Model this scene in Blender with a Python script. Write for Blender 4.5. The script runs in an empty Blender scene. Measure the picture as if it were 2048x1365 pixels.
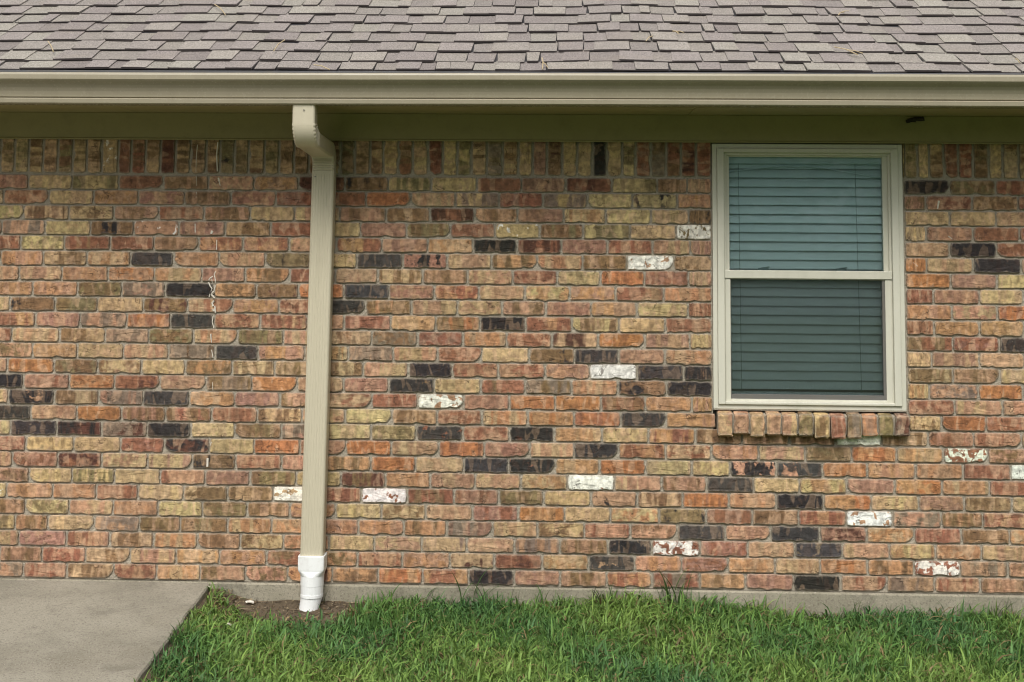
import bpy, bmesh, math, random
import numpy as np
from mathutils import Vector, Matrix

sc = bpy.context.scene
rng = random.Random(11)
nr = np.random.default_rng(5)
R = math.radians

# ------------------------------------------------------------------ camera
YAW, PITCH, ROLL = 0.0368991, 0.0951328, 0.00778589
fwd = Vector((-math.sin(YAW)*math.cos(PITCH), math.cos(YAW)*math.cos(PITCH), math.sin(PITCH)))
rgt = Vector((math.cos(YAW), math.sin(YAW), 0))
up = rgt.cross(fwd)
r2 = rgt*math.cos(ROLL) + up*math.sin(ROLL)
u2 = -rgt*math.sin(ROLL) + up*math.cos(ROLL)
cam_d = bpy.data.cameras.new('camera')
cam = bpy.data.objects.new('camera', cam_d)
sc.collection.objects.link(cam)
m = Matrix.Identity(4)
for i in range(3):
    m[i][0], m[i][1], m[i][2] = r2[i], u2[i], -fwd[i]
m.translation = Vector((0, -6.30576, 1.57327))
cam.matrix_world = m
cam_d.sensor_width = 36
cam_d.lens = 2850/2048*36
cam_d.shift_x = (1024-1021.57)/2048
cam_d.shift_y = (206.98-682.5)/2048
cam_d.clip_end = 2000
sc.camera = cam

# ------------------------------------------------------------------ light
SUN_EL, SUN_AZ = 50, 8            # degrees; azimuth measured from straight in front of the wall, towards the left
world = bpy.data.worlds.new('World'); sc.world = world
world.use_nodes = True
nt = world.node_tree; nt.nodes.clear()
out = nt.nodes.new('ShaderNodeOutputWorld')
bg = nt.nodes.new('ShaderNodeBackground'); bg.inputs['Strength'].default_value = 0.15
sky = nt.nodes.new('ShaderNodeTexSky'); sky.sky_type = 'NISHITA'; sky.sun_disc = False
sky.sun_elevation = R(SUN_EL); sky.sun_rotation = R(180+SUN_AZ)
sky.dust_density = 4.0; sky.air_density = 1.0; sky.ozone_density = 1.0
hs = nt.nodes.new('ShaderNodeHueSaturation'); hs.inputs['Saturation'].default_value = 0.22
nt.links.new(sky.outputs[0], hs.inputs['Color']); # overcast: the cloud deck is brightest overhead and about a third of that at the horizon
tcw = nt.nodes.new('ShaderNodeTexCoord'); sep = nt.nodes.new('ShaderNodeSeparateXYZ'); nt.links.new(tcw.outputs['Generated'], sep.inputs[0])
ma = nt.nodes.new('ShaderNodeMath'); ma.operation = 'MULTIPLY_ADD'; ma.use_clamp = False; nt.links.new(sep.outputs[2], ma.inputs[0]); ma.inputs[1].default_value = 1.25; ma.inputs[2].default_value = 0.42
mxx = nt.nodes.new('ShaderNodeMath'); mxx.operation = 'MAXIMUM'; nt.links.new(ma.outputs[0], mxx.inputs[0]); mxx.inputs[1].default_value = 0.42
vm = nt.nodes.new('ShaderNodeVectorMath'); vm.operation = 'SCALE'; nt.links.new(hs.outputs[0], vm.inputs[0]); nt.links.new(mxx.outputs[0], vm.inputs['Scale'])
nt.links.new(vm.outputs[0], bg.inputs[0]); nt.links.new(bg.outputs[0], out.inputs[0])
sd = bpy.data.lights.new('sun', 'SUN'); sd.energy = 1.9; sd.angle = R(26); sd.color = (1.0, 0.965, 0.90)
sun = bpy.data.objects.new('sun', sd); sc.collection.objects.link(sun)
dirv = Vector((-math.sin(R(SUN_AZ))*math.cos(R(SUN_EL)), -math.cos(R(SUN_AZ))*math.cos(R(SUN_EL)), math.sin(R(SUN_EL))))
sun.rotation_euler = dirv.to_track_quat('Z', 'Y').to_euler()
sc.view_settings.view_transform = 'Standard'; sc.view_settings.look = 'None'
sc.cycles.filter_width = 1.1
sc.view_settings.exposure = 0.04; sc.view_settings.gamma = 1.0; sc.view_settings.use_curve_mapping = False

# ------------------------------------------------------------------ helpers
def link(o, parent=None):
    sc.collection.objects.link(o)
    if parent: o.parent = parent
    return o
def tag(o, label=None, cat=None, group=None, kind=None):
    for k, v in (('label', label), ('category', cat), ('group', group), ('kind', kind)):
        if v: o[k] = v
    return o
def empty(name, loc=(0, 0, 0), parent=None):
    o = bpy.data.objects.new(name, None); o.location = loc; o.empty_display_size = 0.1
    return link(o, parent)
def mesh_obj(name, verts, faces, mat, parent=None, smooth=False, mats=None, idx=None):
    me = bpy.data.meshes.new(name); me.from_pydata([tuple(v) for v in verts], [], faces); me.update()
    for mm in (mats or [mat]): me.materials.append(mm)
    if idx is not None: me.polygons.foreach_set('material_index', idx)
    if smooth: me.polygons.foreach_set('use_smooth', [True]*len(me.polygons))
    return link(bpy.data.objects.new(name, me), parent)
class MB:
    def __init__(s): s.v = []; s.f = []; s.i = []
    def add(s, v, f, mi=0):
        n = len(s.v); s.v += [tuple(a) for a in v]; s.f += [tuple(n+k for k in q) for q in f]; s.i += [mi]*len(f)
    def box(s, x0, x1, y0, y1, z0, z1, mi=0):
        v = [(x, y, z) for x in (x0, x1) for y in (y0, y1) for z in (z0, z1)]
        s.add(v, [(0, 1, 3, 2), (4, 6, 7, 5), (0, 4, 5, 1), (2, 3, 7, 6), (0, 2, 6, 4), (1, 5, 7, 3)], mi)
    def extrude_x(s, prof, x0, x1, mi=0, closed=True, caps=True):
        n = len(prof); v = [(x0, a, b) for a, b in prof]+[(x1, a, b) for a, b in prof]
        f = [(k, (k+1) % n, n+(k+1) % n, n+k) for k in range(n if closed else n-1)]
        if caps: f += [tuple(range(n))[::-1], tuple(range(n, 2*n))]
        s.add(v, f, mi)
    def tube(s, pts, r, n=6, mi=0, r1=None):
        pts = [Vector(p) for p in pts]; V = []
        for i, p in enumerate(pts):
            d = (pts[min(i+1, len(pts)-1)]-pts[max(i-1, 0)]).normalized()
            a = d.cross(Vector((0.3, 0.2, 1))).normalized(); b = d.cross(a)
            rr = r if r1 is None else r+(r1-r)*i/(len(pts)-1)
            for k in range(n):
                t = 2*math.pi*k/n; V.append(p+a*math.cos(t)*rr+b*math.sin(t)*rr)
        F = [(i*n+k, i*n+(k+1) % n, (i+1)*n+(k+1) % n, (i+1)*n+k) for i in range(len(pts)-1) for k in range(n)]
        F += [tuple(range(n))[::-1], tuple(range((len(pts)-1)*n, len(pts)*n))]
        s.add(V, F, mi)
    def build(s, name, mat, parent=None, smooth=False, mats=None, bevel=0):
        o = mesh_obj(name, s.v, s.f, mat, parent, smooth, mats, s.i if mats else None)
        bm = bmesh.new(); bm.from_mesh(o.data); bmesh.ops.recalc_face_normals(bm, faces=bm.faces); bm.to_mesh(o.data); bm.free()
        if bevel:
            b = o.modifiers.new('bevel', 'BEVEL'); b.width = bevel; b.segments = 2; b.limit_method = 'ANGLE'
        return o

# ------------------------------------------------------------------ material helpers
class NT:
    def __init__(s, name):
        s.m = bpy.data.materials.new(name); s.m.use_nodes = True; s.t = s.m.node_tree; s.n = s.t.nodes
        s.b = s.n['Principled BSDF']; s.o = s.n['Material Output']
    def new(s, typ, **kw):
        n = s.n.new(typ)
        for k, v in kw.items(): setattr(n, k, v)
        return n
    def set(s, sock, v):
        if isinstance(v, bpy.types.NodeSocket): s.t.links.new(v, sock)
        elif isinstance(v, (tuple, list)) and len(v) == 3 and sock.type == 'RGBA': sock.default_value = (*v, 1)
        else: sock.default_value = v
    def math(s, op, a, b=0.0, c=0.0, clamp=False):
        n = s.new('ShaderNodeMath', operation=op, use_clamp=clamp)
        for i, v in enumerate((a, b, c)): s.set(n.inputs[i], v)
        return n.outputs[0]
    def vmath(s, op, a, b=(0, 0, 0)):
        n = s.new('ShaderNodeVectorMath', operation=op); s.set(n.inputs[0], a); s.set(n.inputs[1], b); return n.outputs[0]
    def mix(s, f, a, b, mode='MIX'):
        n = s.new('ShaderNodeMix', data_type='RGBA', blend_type=mode); s.set(n.inputs[0], f); s.set(n.inputs[6], a); s.set(n.inputs[7], b); return n.outputs[2]
    def noise(s, vec, scale, detail=3, rough=0.5, dist=0.0):
        n = s.new('ShaderNodeTexNoise'); s.set(n.inputs['Vector'], vec); n.inputs['Scale'].default_value = scale
        n.inputs['Detail'].default_value = detail; n.inputs['Roughness'].default_value = rough; n.inputs['Distortion'].default_value = dist
        return n.outputs[0]
    def step(s, v, lo, hi, a=0.0, b=1.0):
        n = s.new('ShaderNodeMapRange', interpolation_type='SMOOTHSTEP')
        for i, q in enumerate((v, lo, hi, a, b)): s.set(n.inputs[i], q)
        return n.outputs[0]
    def attr(s, name, typ): return s.new('ShaderNodeAttribute', attribute_name=name, attribute_type=typ)
    def bump(s, h, strength, dist=0.002, prev=None):
        n = s.new('ShaderNodeBump'); n.inputs['Strength'].default_value = strength; n.inputs['Distance'].default_value = dist
        s.set(n.inputs['Height'], h)
        if prev: s.set(n.inputs['Normal'], prev)
        return n.outputs[0]
    def obj(s): return s.new('ShaderNodeTexCoord').outputs['Object']
    def pos(s): return s.new('ShaderNodeNewGeometry').outputs['Position']
    def done(s, col=None, rough=None, normal=None, spec=None):
        if col is not None: s.set(s.b.inputs['Base Color'], col)
        if rough is not None: s.set(s.b.inputs['Roughness'], rough)
        if normal is not None: s.set(s.b.inputs['Normal'], normal)
        if spec is not None: s.set(s.b.inputs['Specular IOR Level'], spec)
        return s.m

def brick_material(name, T):
    g = NT(name)
    c1 = g.attr('tone_one', T).outputs['Color']; c2 = g.attr('tone_two', T).outputs['Color']
    mx = g.new('ShaderNodeSeparateXYZ'); g.set(mx.inputs[0], g.attr('blend', T).outputs['Vector'])
    amt, band, sharp = mx.outputs
    seed = g.attr('seed', T).outputs['Fac']
    loc = g.attr('loc', 'GEOMETRY').outputs['Vector']
    off = g.new('ShaderNodeCombineXYZ')
    g.set(off.inputs[0], g.math('MULTIPLY', seed, 17.3)); g.set(off.inputs[1], g.math('MULTIPLY', seed, 7.1)); g.set(off.inputs[2], g.math('MULTIPLY', seed, 11.7))
    P = g.vmath('ADD', loc, off.outputs[0])
    nb = g.noise(g.vmath('MULTIPLY', P, (1, 1, .13)), 24, 2, .5, .25)
    nbl = g.noise(P, 26, 4, .6, .4)
    nx = g.math('ADD', g.math('MULTIPLY', nb, band), g.math('MULTIPLY', nbl, g.math('SUBTRACT', 1.0, band)))
    thr = g.math('SUBTRACT', 0.76, g.math('MULTIPLY', amt, 0.52))
    w = g.math('SUBTRACT', 0.085, g.math('MULTIPLY', sharp, 0.078))
    mask = g.step(nx, g.math('SUBTRACT', thr, w), g.math('ADD', thr, w))
    col = g.mix(mask, c1, c2)
    # a third, paler patch where another brick lay against this one in the kiln
    nk = g.noise(g.vmath('MULTIPLY', g.vmath('ADD', P, (5, 3, 8)), (1, 1, .35)), 31, 1, .4, .6)
    km = g.math('MULTIPLY', g.step(nk, .55, .62), .55)
    col = g.mix(g.math('MULTIPLY', km, g.math('SUBTRACT', 1.0, sharp)), col, (.52, .34, .215))
    kd = g.math('MULTIPLY', g.step(nk, .43, .37), .50)
    col = g.mix(g.math('MULTIPLY', kd, g.math('SUBTRACT', 1.0, sharp)), col, g.mix(.72, c1, (.09, .04, .025)))
    v = g.noise(P, 48, 5, .6)
    col = g.mix(1.0, col, g.new('ShaderNodeCombineColor').outputs[0], 'MIX') if False else col
    val = g.step(v, .30, .70, .66, 1.30)
    hsv = g.new('ShaderNodeHueSaturation'); g.set(hsv.inputs['Color'], col); g.set(hsv.inputs['Value'], val)
    col = hsv.outputs[0]
    # pits and grit
    pit = g.step(g.noise(P, 330, 2, .5), .66, .74)
    col = g.mix(g.math('MULTIPLY', pit, .55), col, (.06, .04, .03))
    pale = g.step(g.noise(g.vmath('ADD', P, (3, 9, 1)), 210, 3, .6), .66, .76)
    col = g.mix(g.math('MULTIPLY', pale, .35), col, (.62, .54, .43))
    # mortar smeared over the arrises
    e = g.attr('edge', 'GEOMETRY').outputs['Fac']
    em = g.step(g.math('ADD', e, g.math('MULTIPLY', g.noise(P, 70, 4, .6), 1.1)), 1.02, 1.5)
    col = g.mix(g.math('MULTIPLY', em, .42), col, (.36, .31, .245))
    # soot and weather down the wall
    W = g.pos()
    st = g.step(g.noise(g.vmath('MULTIPLY', W, (1, 1, .35)), 2.3, 4, .6), .35, .7, .86, 1.08)
    h2 = g.new('ShaderNodeHueSaturation'); g.set(h2.inputs['Color'], col); g.set(h2.inputs['Value'], st)
    col = h2.outputs[0]
    # curved firing cracks and folds on some bricks
    nc = g.noise(g.vmath('ADD', g.vmath('MULTIPLY', P, (.7, 1, 1)), (9, 2, 5)), 17, 2, .5, 1.4)
    crk = g.math('MULTIPLY', g.step(g.math('ABSOLUTE', g.math('SUBTRACT', nc, .5)), .013, .004), g.step(g.noise(g.vmath('ADD', P, (1, 7, 3)), 13, 2), .50, .60))
    col = g.mix(g.math('MULTIPLY', crk, .65), col, (.05, .03, .02))
    cav = g.step(g.noise(g.vmath('ADD', P, (6, 6, 2)), 120, 4, .7), .64, .72)
    col = g.mix(g.math('MULTIPLY', cav, .5), col, (.07, .045, .03))
    hgt = g.math('ADD', g.math('ADD', g.math('MULTIPLY', g.noise(P, 60, 6, .68), 1.0), g.math('MULTIPLY', pit, -.25)), g.math('MULTIPLY', g.math('ADD', crk, cav), -.6))
    nrm = g.bump(hgt, .6, .0045)
    rough = g.step(g.noise(P, 40, 2), .3, .7, .78, .95)
    return g.done(col, rough, nrm, .28)
M_BRICK = brick_material('brick_face', 'OBJECT')
M_BRICK_J = brick_material('brick_face_joined', 'GEOMETRY')

def mortar_mat():
    g = NT('mortar'); P = g.pos()
    c = g.mix(g.noise(P, 9, 4), (.30, .265, .21), (.43, .38, .30))
    c = g.mix(g.math('MULTIPLY', g.step(g.noise(P, 180, 3), .55, .7), .4), c, (.14, .12, .095))
    return g.done(c, .95, g.bump(g.noise(P, 130, 6, .7), .9, .006), .15)
M_MORTAR = mortar_mat()

def paint(name, c, rough=.45, dirt=.25, dcol=(.16, .13, .08), vert=.12):
    g = NT(name); P = g.pos()
    d = g.step(g.noise(g.vmath('MULTIPLY', P, (1, 1, vert)), 14, 5, .65), .42, .75)
    f = g.step(g.noise(P, 85, 4, .6), .5, .8)
    spk = g.step(g.noise(P, 420, 2, .5), .70, .76)
    col = g.mix(g.math('MULTIPLY', d, dirt), c, dcol)
    col = g.mix(g.math('MULTIPLY', f, dirt*.5), col, dcol)
    col = g.mix(g.math('MULTIPLY', spk, dirt*1.2), col, dcol)
    return g.done(col, g.step(f, 0, 1, rough, rough+.2), g.bump(g.noise(P, 22, 3), .08, .004), .4)
M_SPOUT = paint('downspout_beige', (.505, .46, .345), .38, .13)
M_GUTTER = paint('gutter_taupe', (.315, .28, .205), .24, .12, (.12, .10, .07), .5)
M_TRIM = paint('trim_olive_beige', (.29, .255, .118), .6, .22, (.12, .11, .05), 1)
M_FRAME = paint('window_sage_white', (.57, .555, .465), .42, .14, (.2, .2, .13), .2)
M_PVC = paint('white_plastic', (.80, .81, .80), .3, .30, (.3, .25, .18), .3)
M_DRIP = paint('drip_metal', (.11, .11, .115), .35, .3)
M_DARKFRAME = paint('screen_frame', (.13, .125, .115), .5, .2)
M_BLIND = paint('blind_slat_white', (.72, .77, .78), .5, .06)
M_CORD = paint('blind_cord', (.26, .31, .30), .8, .1)

def concrete(name, a, b, sc_=1.0, stain=.35):
    g = NT(name); P = g.pos()
    c = g.mix(g.step(g.noise(P, 2.2, 6, .62), .38, .62), a, b)
    c = g.mix(g.math('MULTIPLY', g.step(g.noise(g.vmath('ADD', P, (2, 8, 0)), 1.1, 5, .65), .52, .68), .35), c, (.16, .14, .10))
    c = g.mix(g.math('MULTIPLY', g.step(g.noise(P, 40, 5, .75), .50, .66), .30), c, (.17, .15, .12))
    c = g.mix(g.math('MULTIPLY', g.step(g.noise(P, 6.5, 6, .7, .5), .54, .72), stain), c, (.085, .075, .06))
    c = g.mix(g.math('MULTIPLY', g.step(g.noise(P, 120, 4, .65), .52, .64), .55), c, (.11, .095, .075))
    c = g.mix(g.math('MULTIPLY', g.step(g.noise(g.vmath('ADD', P, (4, 4, 4)), 190, 3, .6), .62, .7), .6), c, (.52, .47, .40))
    return g.done(c, .92, g.bump(g.noise(P, 150, 5, .7), .7, .004), .2)
M_SLAB = concrete('sidewalk_concrete', (.235, .218, .172), (.305, .282, .225))
M_FOUND = concrete('foundation_concrete', (.25, .23, .17), (.33, .30, .23), stain=.5)

def soil_mat():
    g = NT('soil'); P = g.pos()
    c = g.mix(g.noise(P, 30, 6, .7), (.065, .05, .034), (.20, .155, .105))
    far = g.math('MULTIPLY', g.new('ShaderNodeSeparateXYZ').inputs[0].node.outputs[1], 1.0)
    g.set(far.node.inputs[0].links[0].from_node.inputs[0], P)
    lawn = g.mix(g.noise(P, 3, 6, .7), (.05, .09, .02), (.10, .15, .035))
    c = g.mix(g.step(far, -2.4, -3.0), c, lawn)
    return g.done(c, 1.0, g.bump(g.noise(P, 70, 6, .75), 1.0, .012), .1)
M_SOIL = soil_mat()

def shingle_mat():
    g = NT('shingle_granules'); P = g.pos()
    tn = g.attr('tone_one', 'OBJECT').outputs['Color']
    return g, P
def shingle_material(name, T):
    g = NT(name); P = g.pos(); tn = g.attr('tone_one', T).outputs['Color']
    v = g.step(g.noise(P, 170, 4, .85), .33, .67, .52, 1.5)
    h = g.new('ShaderNodeHueSaturation'); g.set(h.inputs['Color'], tn); g.set(h.inputs['Value'], v); c = h.outputs[0]
    c = g.mix(g.math('MULTIPLY', g.step(g.noise(g.vmath('ADD', P, (2, 5, 1)), 300, 2, .5), .6, .7), .4), c, (.05, .04, .04))
    c = g.mix(g.math('MULTIPLY', g.step(g.noise(P, 5, 5, .6), .5, .75), .18), c, (.30, .26, .19))
    return g.done(c, .97, g.bump(g.noise(P, 420, 3, .7), .8, .003), .15)
M_SHING = shingle_material('shingle_granules', 'OBJECT')
M_SHING_J = shingle_material('shingle_granules_joined', 'GEOMETRY')
g = NT('asphalt_edge'); M_ASPH = g.done(g.mix(g.noise(g.pos(), 200, 3), (.025, .02, .022), (.085, .07, .068)), .9)

def glass_mat(name, tint, gloss):
    g = NT(name); g.n.remove(g.b)
    tr = g.new('ShaderNodeBsdfTransparent'); tr.inputs[0].default_value = (*tint, 1)
    gl = g.new('ShaderNodeBsdfGlossy'); gl.inputs['Roughness'].default_value = .015; gl.inputs[0].default_value = (.9, .97, 1, 1)
    fr = g.new('ShaderNodeFresnel'); fr.inputs[0].default_value = gloss
    mx = g.new('ShaderNodeMixShader'); g.set(mx.inputs[0], fr.outputs[0]); g.t.links.new(tr.outputs[0], mx.inputs[1]); g.t.links.new(gl.outputs[0], mx.inputs[2])
    g.t.links.new(mx.outputs[0], g.o.inputs[0]); return g.m
M_GLASS = glass_mat('window_glass', (.87, .93, .925), 1.55)
def screen_mat():
    g = NT('insect_screen'); g.n.remove(g.b)
    tr = g.new('ShaderNodeBsdfTransparent'); df = g.new('ShaderNodeBsdfDiffuse'); df.inputs[0].default_value = (.06, .065, .06, 1)
    mx = g.new('ShaderNodeMixShader'); mx.inputs[0].default_value = .14
    g.t.links.new(tr.outputs[0], mx.inputs[1]); g.t.links.new(df.outputs[0], mx.inputs[2]); g.t.links.new(mx.outputs[0], g.o.inputs[0]); return g.m
M_SCREEN = screen_mat()
g = NT('room_plaster'); M_ROOM = g.done((.25, .24, .22), .9)
g = NT('white_drip_paint'); M_WHITE = g.done(g.mix(g.noise(g.pos(), 90, 3), (.50, .45, .37), (.76, .72, .64)), .7)
g = NT('dark_mud'); M_MUD = g.done(g.mix(g.noise(g.pos(), 200, 3), (.012, .01, .008), (.05, .04, .03)), .95)
g = NT('dry_straw'); M_FENCE = paint('reflection_board', (.62, .60, .56), .8, .3)  # boards of the added fence that the panes reflect
g = NT('dry_straw'); M_STRAW = g.done(g.mix(g.noise(g.pos(), 60, 3), (.30, .22, .12), (.55, .45, .28)), .8)
g = NT('roof_deck_felt'); M_DECK = g.done((.03, .028, .03), .95)

def blade_mat():
    g = NT('grass_blades'); c = g.attr('hue', 'GEOMETRY').outputs['Color']
    g.set(g.b.inputs['Base Color'], c); g.b.inputs['Roughness'].default_value = .55; g.b.inputs['Specular IOR Level'].default_value = .3
    tl = g.new('ShaderNodeBsdfTranslucent'); g.set(tl.inputs[0], c)
    mx = g.new('ShaderNodeMixShader'); mx.inputs[0].default_value = .28
    g.t.links.new(g.b.outputs[0], mx.inputs[1]); g.t.links.new(tl.outputs[0], mx.inputs[2]); g.t.links.new(mx.outputs[0], g.o.inputs[0]); return g.m
M_BLADE = blade_mat()
ROWS = """
-2584,-2394,-2195,-1985,-1782,-1580,-1375,-1175,-967,-775,-583,-380,-182,12,216,416,548,672 ; pm t yn rd pb tp pa d bk yn y pr m dr yn bp pt | 1492,1692,1891,2081 ; k bn rp
-2694,-2504,-2299,-2095,-1893,-1685,-1478,-1275,-1065,-873,-674,-476,-282,-87,109,307,506,672 ; n pr t pa pm bp pm rm r o pt yg rm yg y yk pa | 1492,1586,1789,1986,2176 ; pb rp tb d
-2599,-2409,-2204,-2001,-1799,-1595,-1389,-1191,-989,-782,-586,-389,-201,5,190,388,555,672 ; y bt tb pb pr pb ty tp pb bt d pb pm ya y yt bh | 1492,1689,1890,2080 ; y y p
-2696,-2506,-2309,-2104,-1909,-1706,-1499,-1296,-1075,-895,-689,-495,-297,-102,91,297,498,672 ; p pg y bk pw pm tb r t m bn r yw bn yn yt wn | 1492,1586,1789,1990,2180 ; t mp rd r
-2608,-2418,-2220,-2013,-1816,-1616,-1417,-1211,-1000,-799,-594,-394,-201,-5,197,395,559,672 ; r yn rb r pb ra ra pt ra mp ta kb d pm rp pt pm | 1492,1686,1887,2077 ; tp hk r
-2694,-2504,-2313,-2116,-1920,-1725,-1523,-1317,-1116,-909,-704,-509,-311,-111,88,283,488,672 ; p pa tb ta k a tp nk y k hm pt ab ta tb wp tb | 1492,1585,1786,1992,2182 ; o tp k p
-2609,-2419,-2226,-2018,-1812,-1598,-1404,-1207,-1004,-814,-617,-417,-219,-22,167,360,553,672 ; p pt a po ta pm ba r tp tb pb pt pr y o rm pt | 1492,1688,1886,2076 ; o mp y
-2545,-2355,-2153,-1954,-1760,-1541,-1352,-1165,-964,-764,-564,-366,-164,32,232,443,672 ; a pa bn g hk ab bd o kp pm ra pt ya pa pr ap | 1492,1611,1809,1999 ; r mp t
-2645,-2455,-2252,-2061,-1856,-1657,-1455,-1250,-1075,-866,-663,-460,-264,-72,126,327,550,672 ; t bk bn ty bd tr pa rp k ab pt pt pb mp pa y pr | 1492,1690,1886,2076 ; pa tp ro
-2527,-2337,-2137,-1927,-1733,-1537,-1332,-1124,-959,-754,-556,-360,-161,42,247,450,672 ; ra pm pg ro k rp rt pa pr at ob k ra by y pr | 1492,1611,1807,1997 ; pr ab ta
-2630,-2440,-2226,-2022,-1827,-1627,-1431,-1228,-1034,-837,-634,-434,-243,-44,157,361,557,672 ; r tp tb g bn ta bn tp b bg rm ta pr dt o pm t | 1492,1692,1891,2081 ; rb r k
-2536,-2346,-2143,-1937,-1736,-1530,-1339,-1131,-939,-741,-546,-352,-144,55,247,449,672 ; pb pa y pt bg k pa ta g tp pr y bh kh pm at | 1492,1598,1804,1994 ; y tm pt
-2645,-2455,-2247,-2050,-1854,-1660,-1451,-1264,-1062,-872,-673,-481,-279,-74,120,327,529,672 ; p o bn yb ty ab yb tb tb p kb rp pr pm w kb kp | 1492,1689,1890,2080 ; tb pb t
-2570,-2380,-2176,-1974,-1772,-1567,-1363,-1163,-957,-758,-560,-354,-159,42,244,454,672 ; k pr oa rd pm bg o pt pm k ty rb bg at bk kt | 1492,1585,1796,1986 ; ay pg o
-2636,-2446,-2240,-2041,-1843,-1638,-1437,-1237,-1056,-832,-630,-428,-229,-29,171,363,565,672 ; t kp bt gm kb ta pm pb tr r wp pm o o rb pa pa | 1492,1694,1899,2089 ; pr tp p
-2532,-2342,-2136,-1936,-1742,-1536,-1335,-1139,-948,-743,-544,-349,-148,53,256,453,668 ; k pt o bm rb pr tb pt yt bt pr ta ao or kp pa | 1495,1635,1825,2015 ; tb o r
-2620,-2430,-2224,-2023,-1821,-1627,-1434,-1227,-1032,-833,-635,-430,-228,-32,175,377,578,780,983,1181,1379,1578,1771,1976,2166 ; t kg dk gd hk ty bn g ty yn kr pr kd ta ty ra tb pb bp w tb rp rp b
-2548,-2358,-2145,-1937,-1743,-1542,-1346,-1146,-942,-743,-535,-336,-137,53,246,449,647,850,1051,1248,1442,1641,1831,2021 ; pr y ty r dk ty o pm o pt or pm pt k ra rt ap pt bn oa ta rw pb
-2607,-2417,-2214,-2018,-1815,-1616,-1425,-1224,-1026,-831,-635,-425,-231,-28,165,363,562,726,927,1124,1315,1522,1723,1925,2115 ; p rp dr tp mt bk pr pm ab o pt kg kr ta o t ty hp kp oa pa ap pr w
-2528,-2338,-2147,-1959,-1756,-1559,-1360,-1157,-960,-766,-571,-375,-177,24,229,432,626,828,1024,1226,1431,1632,1834,2024 ; bp ty yn ty rp m bn ty db oa pt tp at w tp pb kb yt ay pm ao ta pr
-2626,-2436,-2231,-2037,-1854,-1652,-1458,-1258,-1051,-870,-670,-466,-271,-77,128,327,523,721,924,1127,1329,1533,1726,1927,2117 ; yw pa ap rp ty bt tb wt rp wr rb rm bn y pk b or pa kp ao t pm tb t
-2540,-2350,-2156,-1961,-1762,-1566,-1370,-1182,-981,-780,-589,-386,-186,14,212,421,622,822,1019,1222,1420,1627,1803,1993 ; bp yn tp ap y bn bp ap ty yb pt rm oa y ya nk rm bp ra wp gp ab pr
-2582,-2392,-2247,-2041,-1843,-1664,-1454,-1262,-1062,-881,-684,-497,-297,-104,99,297,499,706,900,1108,1310,1511,1711,1915,2105 ; yn ab yt gp pb bn at at ap ap ab mg pt tb pr pb kg pm kg dm at rp pb at
-2564,-2374,-2163,-1971,-1777,-1585,-1397,-1208,-1009,-812,-604,-408,-202,-6,203,389,598,801,1001,1204,1404,1599,1794,1984 ; tp m rp tb at bp tb ab t pt tg tp pg pb kg rw rm pt kg pt ay ta tp
-2457,-2267,-2076,-1878,-1677,-1485,-1279,-1079,-882,-688,-482,-289,-83,117,317,516,716,916,1109,1310,1507,1703,1903,2093 ; pb rp bt pt at ap rb ab pr ap td rd ta kt pa rm ap pt oa ab rw gp pb
-2539,-2349,-2156,-1949,-1760,-1568,-1370,-1186,-991,-792,-599,-400,-204,-5,196,389,595,789,994,1195,1391,1593,1785,1975 ; gp pr tb pr at bp pb ad ab ao ra kd pm bp ar gr ab pm kg pr gp pr pb
"""
SOLDIER = """
-2526,-2461,-2397,-2331,-2264,-2197,-2133,-2064,-1990,-1931,-1866,-1799,-1731,-1663,-1593,-1531,-1465,-1402,-1331,-1265,-1198,-1132,-1060,-990,-925,-857,-798,-731,-667,-599,-533,-469,-405,-337,-267,-197,-134,-71,-3,63,130,194,262,321,388,455,521,587,672 ; n n b b bn n b yw r rb b d b b b nk n b n b b b b bn tb b t rb t r y ny tb ng b ty m bd t ty k t yn r gb rb d r | 1492,1495,1555,1605,1668,1732,1796,1864,1924,1993,2058 ; yn n y tb r r nb yt tb b
"""
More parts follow.
